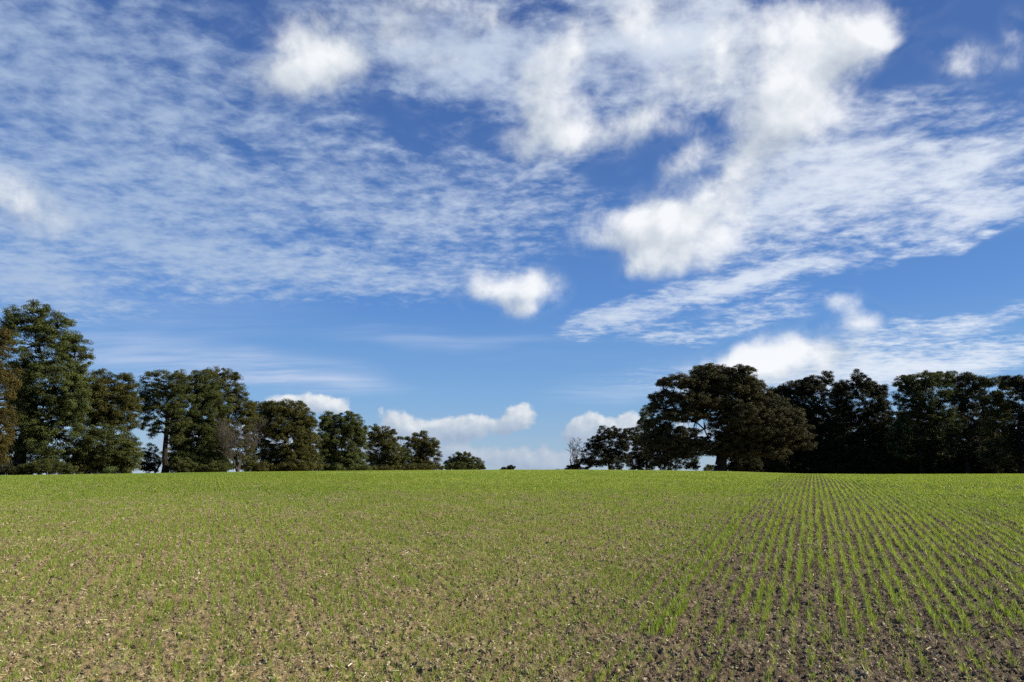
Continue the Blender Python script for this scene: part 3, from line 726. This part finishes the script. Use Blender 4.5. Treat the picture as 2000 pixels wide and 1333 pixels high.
# --- the huge oak
make_tree('oak_tree', 'huge spreading oak with a thick trunk, the big domed tree before the wood', 116, 1408,
  [(1388,728,38,17),(1328,745,36,15),(1292,748,14,9),(1442,734,36,19),(1470,758,26,20),(1360,752,30,16),(1412,756,40,20),
   (1300,778,34,16),(1345,782,40,18),(1285,800,24,15),(1335,812,48,14),(1282,832,30,16),(1275,858,26,18),(1322,850,48,18),(1300,882,42,20),(1352,878,44,18),(1395,872,42,18),
   (1400,800,44,22),(1450,795,46,26),(1500,800,42,22),(1532,820,36,20),(1562,845,28,18),(1576,866,16,16),
   (1430,838,46,24),(1485,842,48,24),(1530,862,42,18),(1465,872,46,20),(1510,886,32,12),(1430,885,34,14),(1290,905,24,8),(1395,745,60,24),(1440,765,50,30),(1380,785,50,20),(1480,825,70,30),(1530,842,40,24),(1470,858,70,26),(1320,868,50,22),(1505,790,34,20),(1545,815,30,20),(1470,780,40,26)],
  M_OAK, 1.15, .62, 1.0, 78, .21, None, seed=50, flat=.55, shell=.5, depth=1.0, trunk_top=EYE.z + 5.2)
make_tree('bush', 'small thin tree seen under the left skirt of the huge oak', 140, 1310, [(1318,905,18,12),(1345,900,20,12),(1352,912,16,8),(1300,915,14,8)], M_OLIVE, .16, .55, .8, 50, .24, None, 'bush', seed=51, stems=2)
make_tree('bush', 'little bush left of the huge oak trunk', 128, 1386, [(1388,914,10,8),(1378,918,7,5)], M_OLIVE, .08, .4, .9, 45, .2, None, 'bush', seed=52, stems=2)
# --- the wood
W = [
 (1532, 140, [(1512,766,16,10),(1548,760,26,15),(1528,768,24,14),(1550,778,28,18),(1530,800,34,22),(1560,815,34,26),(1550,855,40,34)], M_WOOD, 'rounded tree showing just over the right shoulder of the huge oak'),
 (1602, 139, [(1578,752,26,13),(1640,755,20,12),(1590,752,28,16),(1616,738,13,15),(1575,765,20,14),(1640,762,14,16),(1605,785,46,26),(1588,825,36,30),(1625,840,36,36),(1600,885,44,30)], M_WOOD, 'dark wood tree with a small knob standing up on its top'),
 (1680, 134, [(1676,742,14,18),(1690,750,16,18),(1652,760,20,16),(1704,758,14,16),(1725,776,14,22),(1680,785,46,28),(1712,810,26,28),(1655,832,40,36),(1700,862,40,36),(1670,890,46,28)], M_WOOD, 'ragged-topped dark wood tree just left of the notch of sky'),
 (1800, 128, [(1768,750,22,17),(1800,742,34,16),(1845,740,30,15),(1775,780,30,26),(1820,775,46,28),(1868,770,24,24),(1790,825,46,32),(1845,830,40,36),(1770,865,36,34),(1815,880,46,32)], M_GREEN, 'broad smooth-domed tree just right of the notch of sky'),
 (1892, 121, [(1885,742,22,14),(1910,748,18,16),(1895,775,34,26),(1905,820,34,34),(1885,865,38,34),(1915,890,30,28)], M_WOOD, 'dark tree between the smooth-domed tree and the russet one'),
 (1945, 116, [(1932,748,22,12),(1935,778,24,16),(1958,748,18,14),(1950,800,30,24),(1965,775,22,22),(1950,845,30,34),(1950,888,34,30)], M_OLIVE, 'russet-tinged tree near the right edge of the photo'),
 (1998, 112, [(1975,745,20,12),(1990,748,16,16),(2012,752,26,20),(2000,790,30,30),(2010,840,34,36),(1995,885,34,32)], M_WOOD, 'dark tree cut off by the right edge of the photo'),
 (2085, 106, [(2080,755,50,30),(2085,810,60,45),(2085,875,60,45)], M_WOOD, 'dark wood tree beyond the right edge of the photo'),  # this and the next stand out of view, added to cast shade on the wood
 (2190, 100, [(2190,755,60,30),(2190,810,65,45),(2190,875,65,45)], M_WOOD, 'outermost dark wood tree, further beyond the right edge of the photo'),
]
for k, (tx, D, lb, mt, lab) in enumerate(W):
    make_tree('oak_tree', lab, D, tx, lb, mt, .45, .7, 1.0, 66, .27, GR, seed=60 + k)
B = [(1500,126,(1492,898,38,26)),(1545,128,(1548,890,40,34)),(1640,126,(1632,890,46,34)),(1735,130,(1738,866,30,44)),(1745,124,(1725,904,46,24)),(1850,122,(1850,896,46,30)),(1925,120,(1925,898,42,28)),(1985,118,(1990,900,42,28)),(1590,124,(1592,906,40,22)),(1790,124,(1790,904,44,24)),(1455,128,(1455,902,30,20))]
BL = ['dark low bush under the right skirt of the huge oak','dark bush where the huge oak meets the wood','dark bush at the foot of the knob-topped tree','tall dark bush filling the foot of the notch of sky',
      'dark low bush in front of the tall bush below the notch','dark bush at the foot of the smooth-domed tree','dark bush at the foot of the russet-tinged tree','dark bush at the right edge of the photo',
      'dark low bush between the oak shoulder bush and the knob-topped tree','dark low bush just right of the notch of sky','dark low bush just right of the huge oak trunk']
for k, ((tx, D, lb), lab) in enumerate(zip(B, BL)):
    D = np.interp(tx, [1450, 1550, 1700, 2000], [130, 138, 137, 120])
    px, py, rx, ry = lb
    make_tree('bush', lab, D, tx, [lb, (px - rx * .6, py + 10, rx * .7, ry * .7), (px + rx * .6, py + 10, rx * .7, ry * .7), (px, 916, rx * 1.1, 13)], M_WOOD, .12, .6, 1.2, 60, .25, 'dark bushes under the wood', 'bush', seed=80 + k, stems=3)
# second rank inside the wood that closes the view between the trunks
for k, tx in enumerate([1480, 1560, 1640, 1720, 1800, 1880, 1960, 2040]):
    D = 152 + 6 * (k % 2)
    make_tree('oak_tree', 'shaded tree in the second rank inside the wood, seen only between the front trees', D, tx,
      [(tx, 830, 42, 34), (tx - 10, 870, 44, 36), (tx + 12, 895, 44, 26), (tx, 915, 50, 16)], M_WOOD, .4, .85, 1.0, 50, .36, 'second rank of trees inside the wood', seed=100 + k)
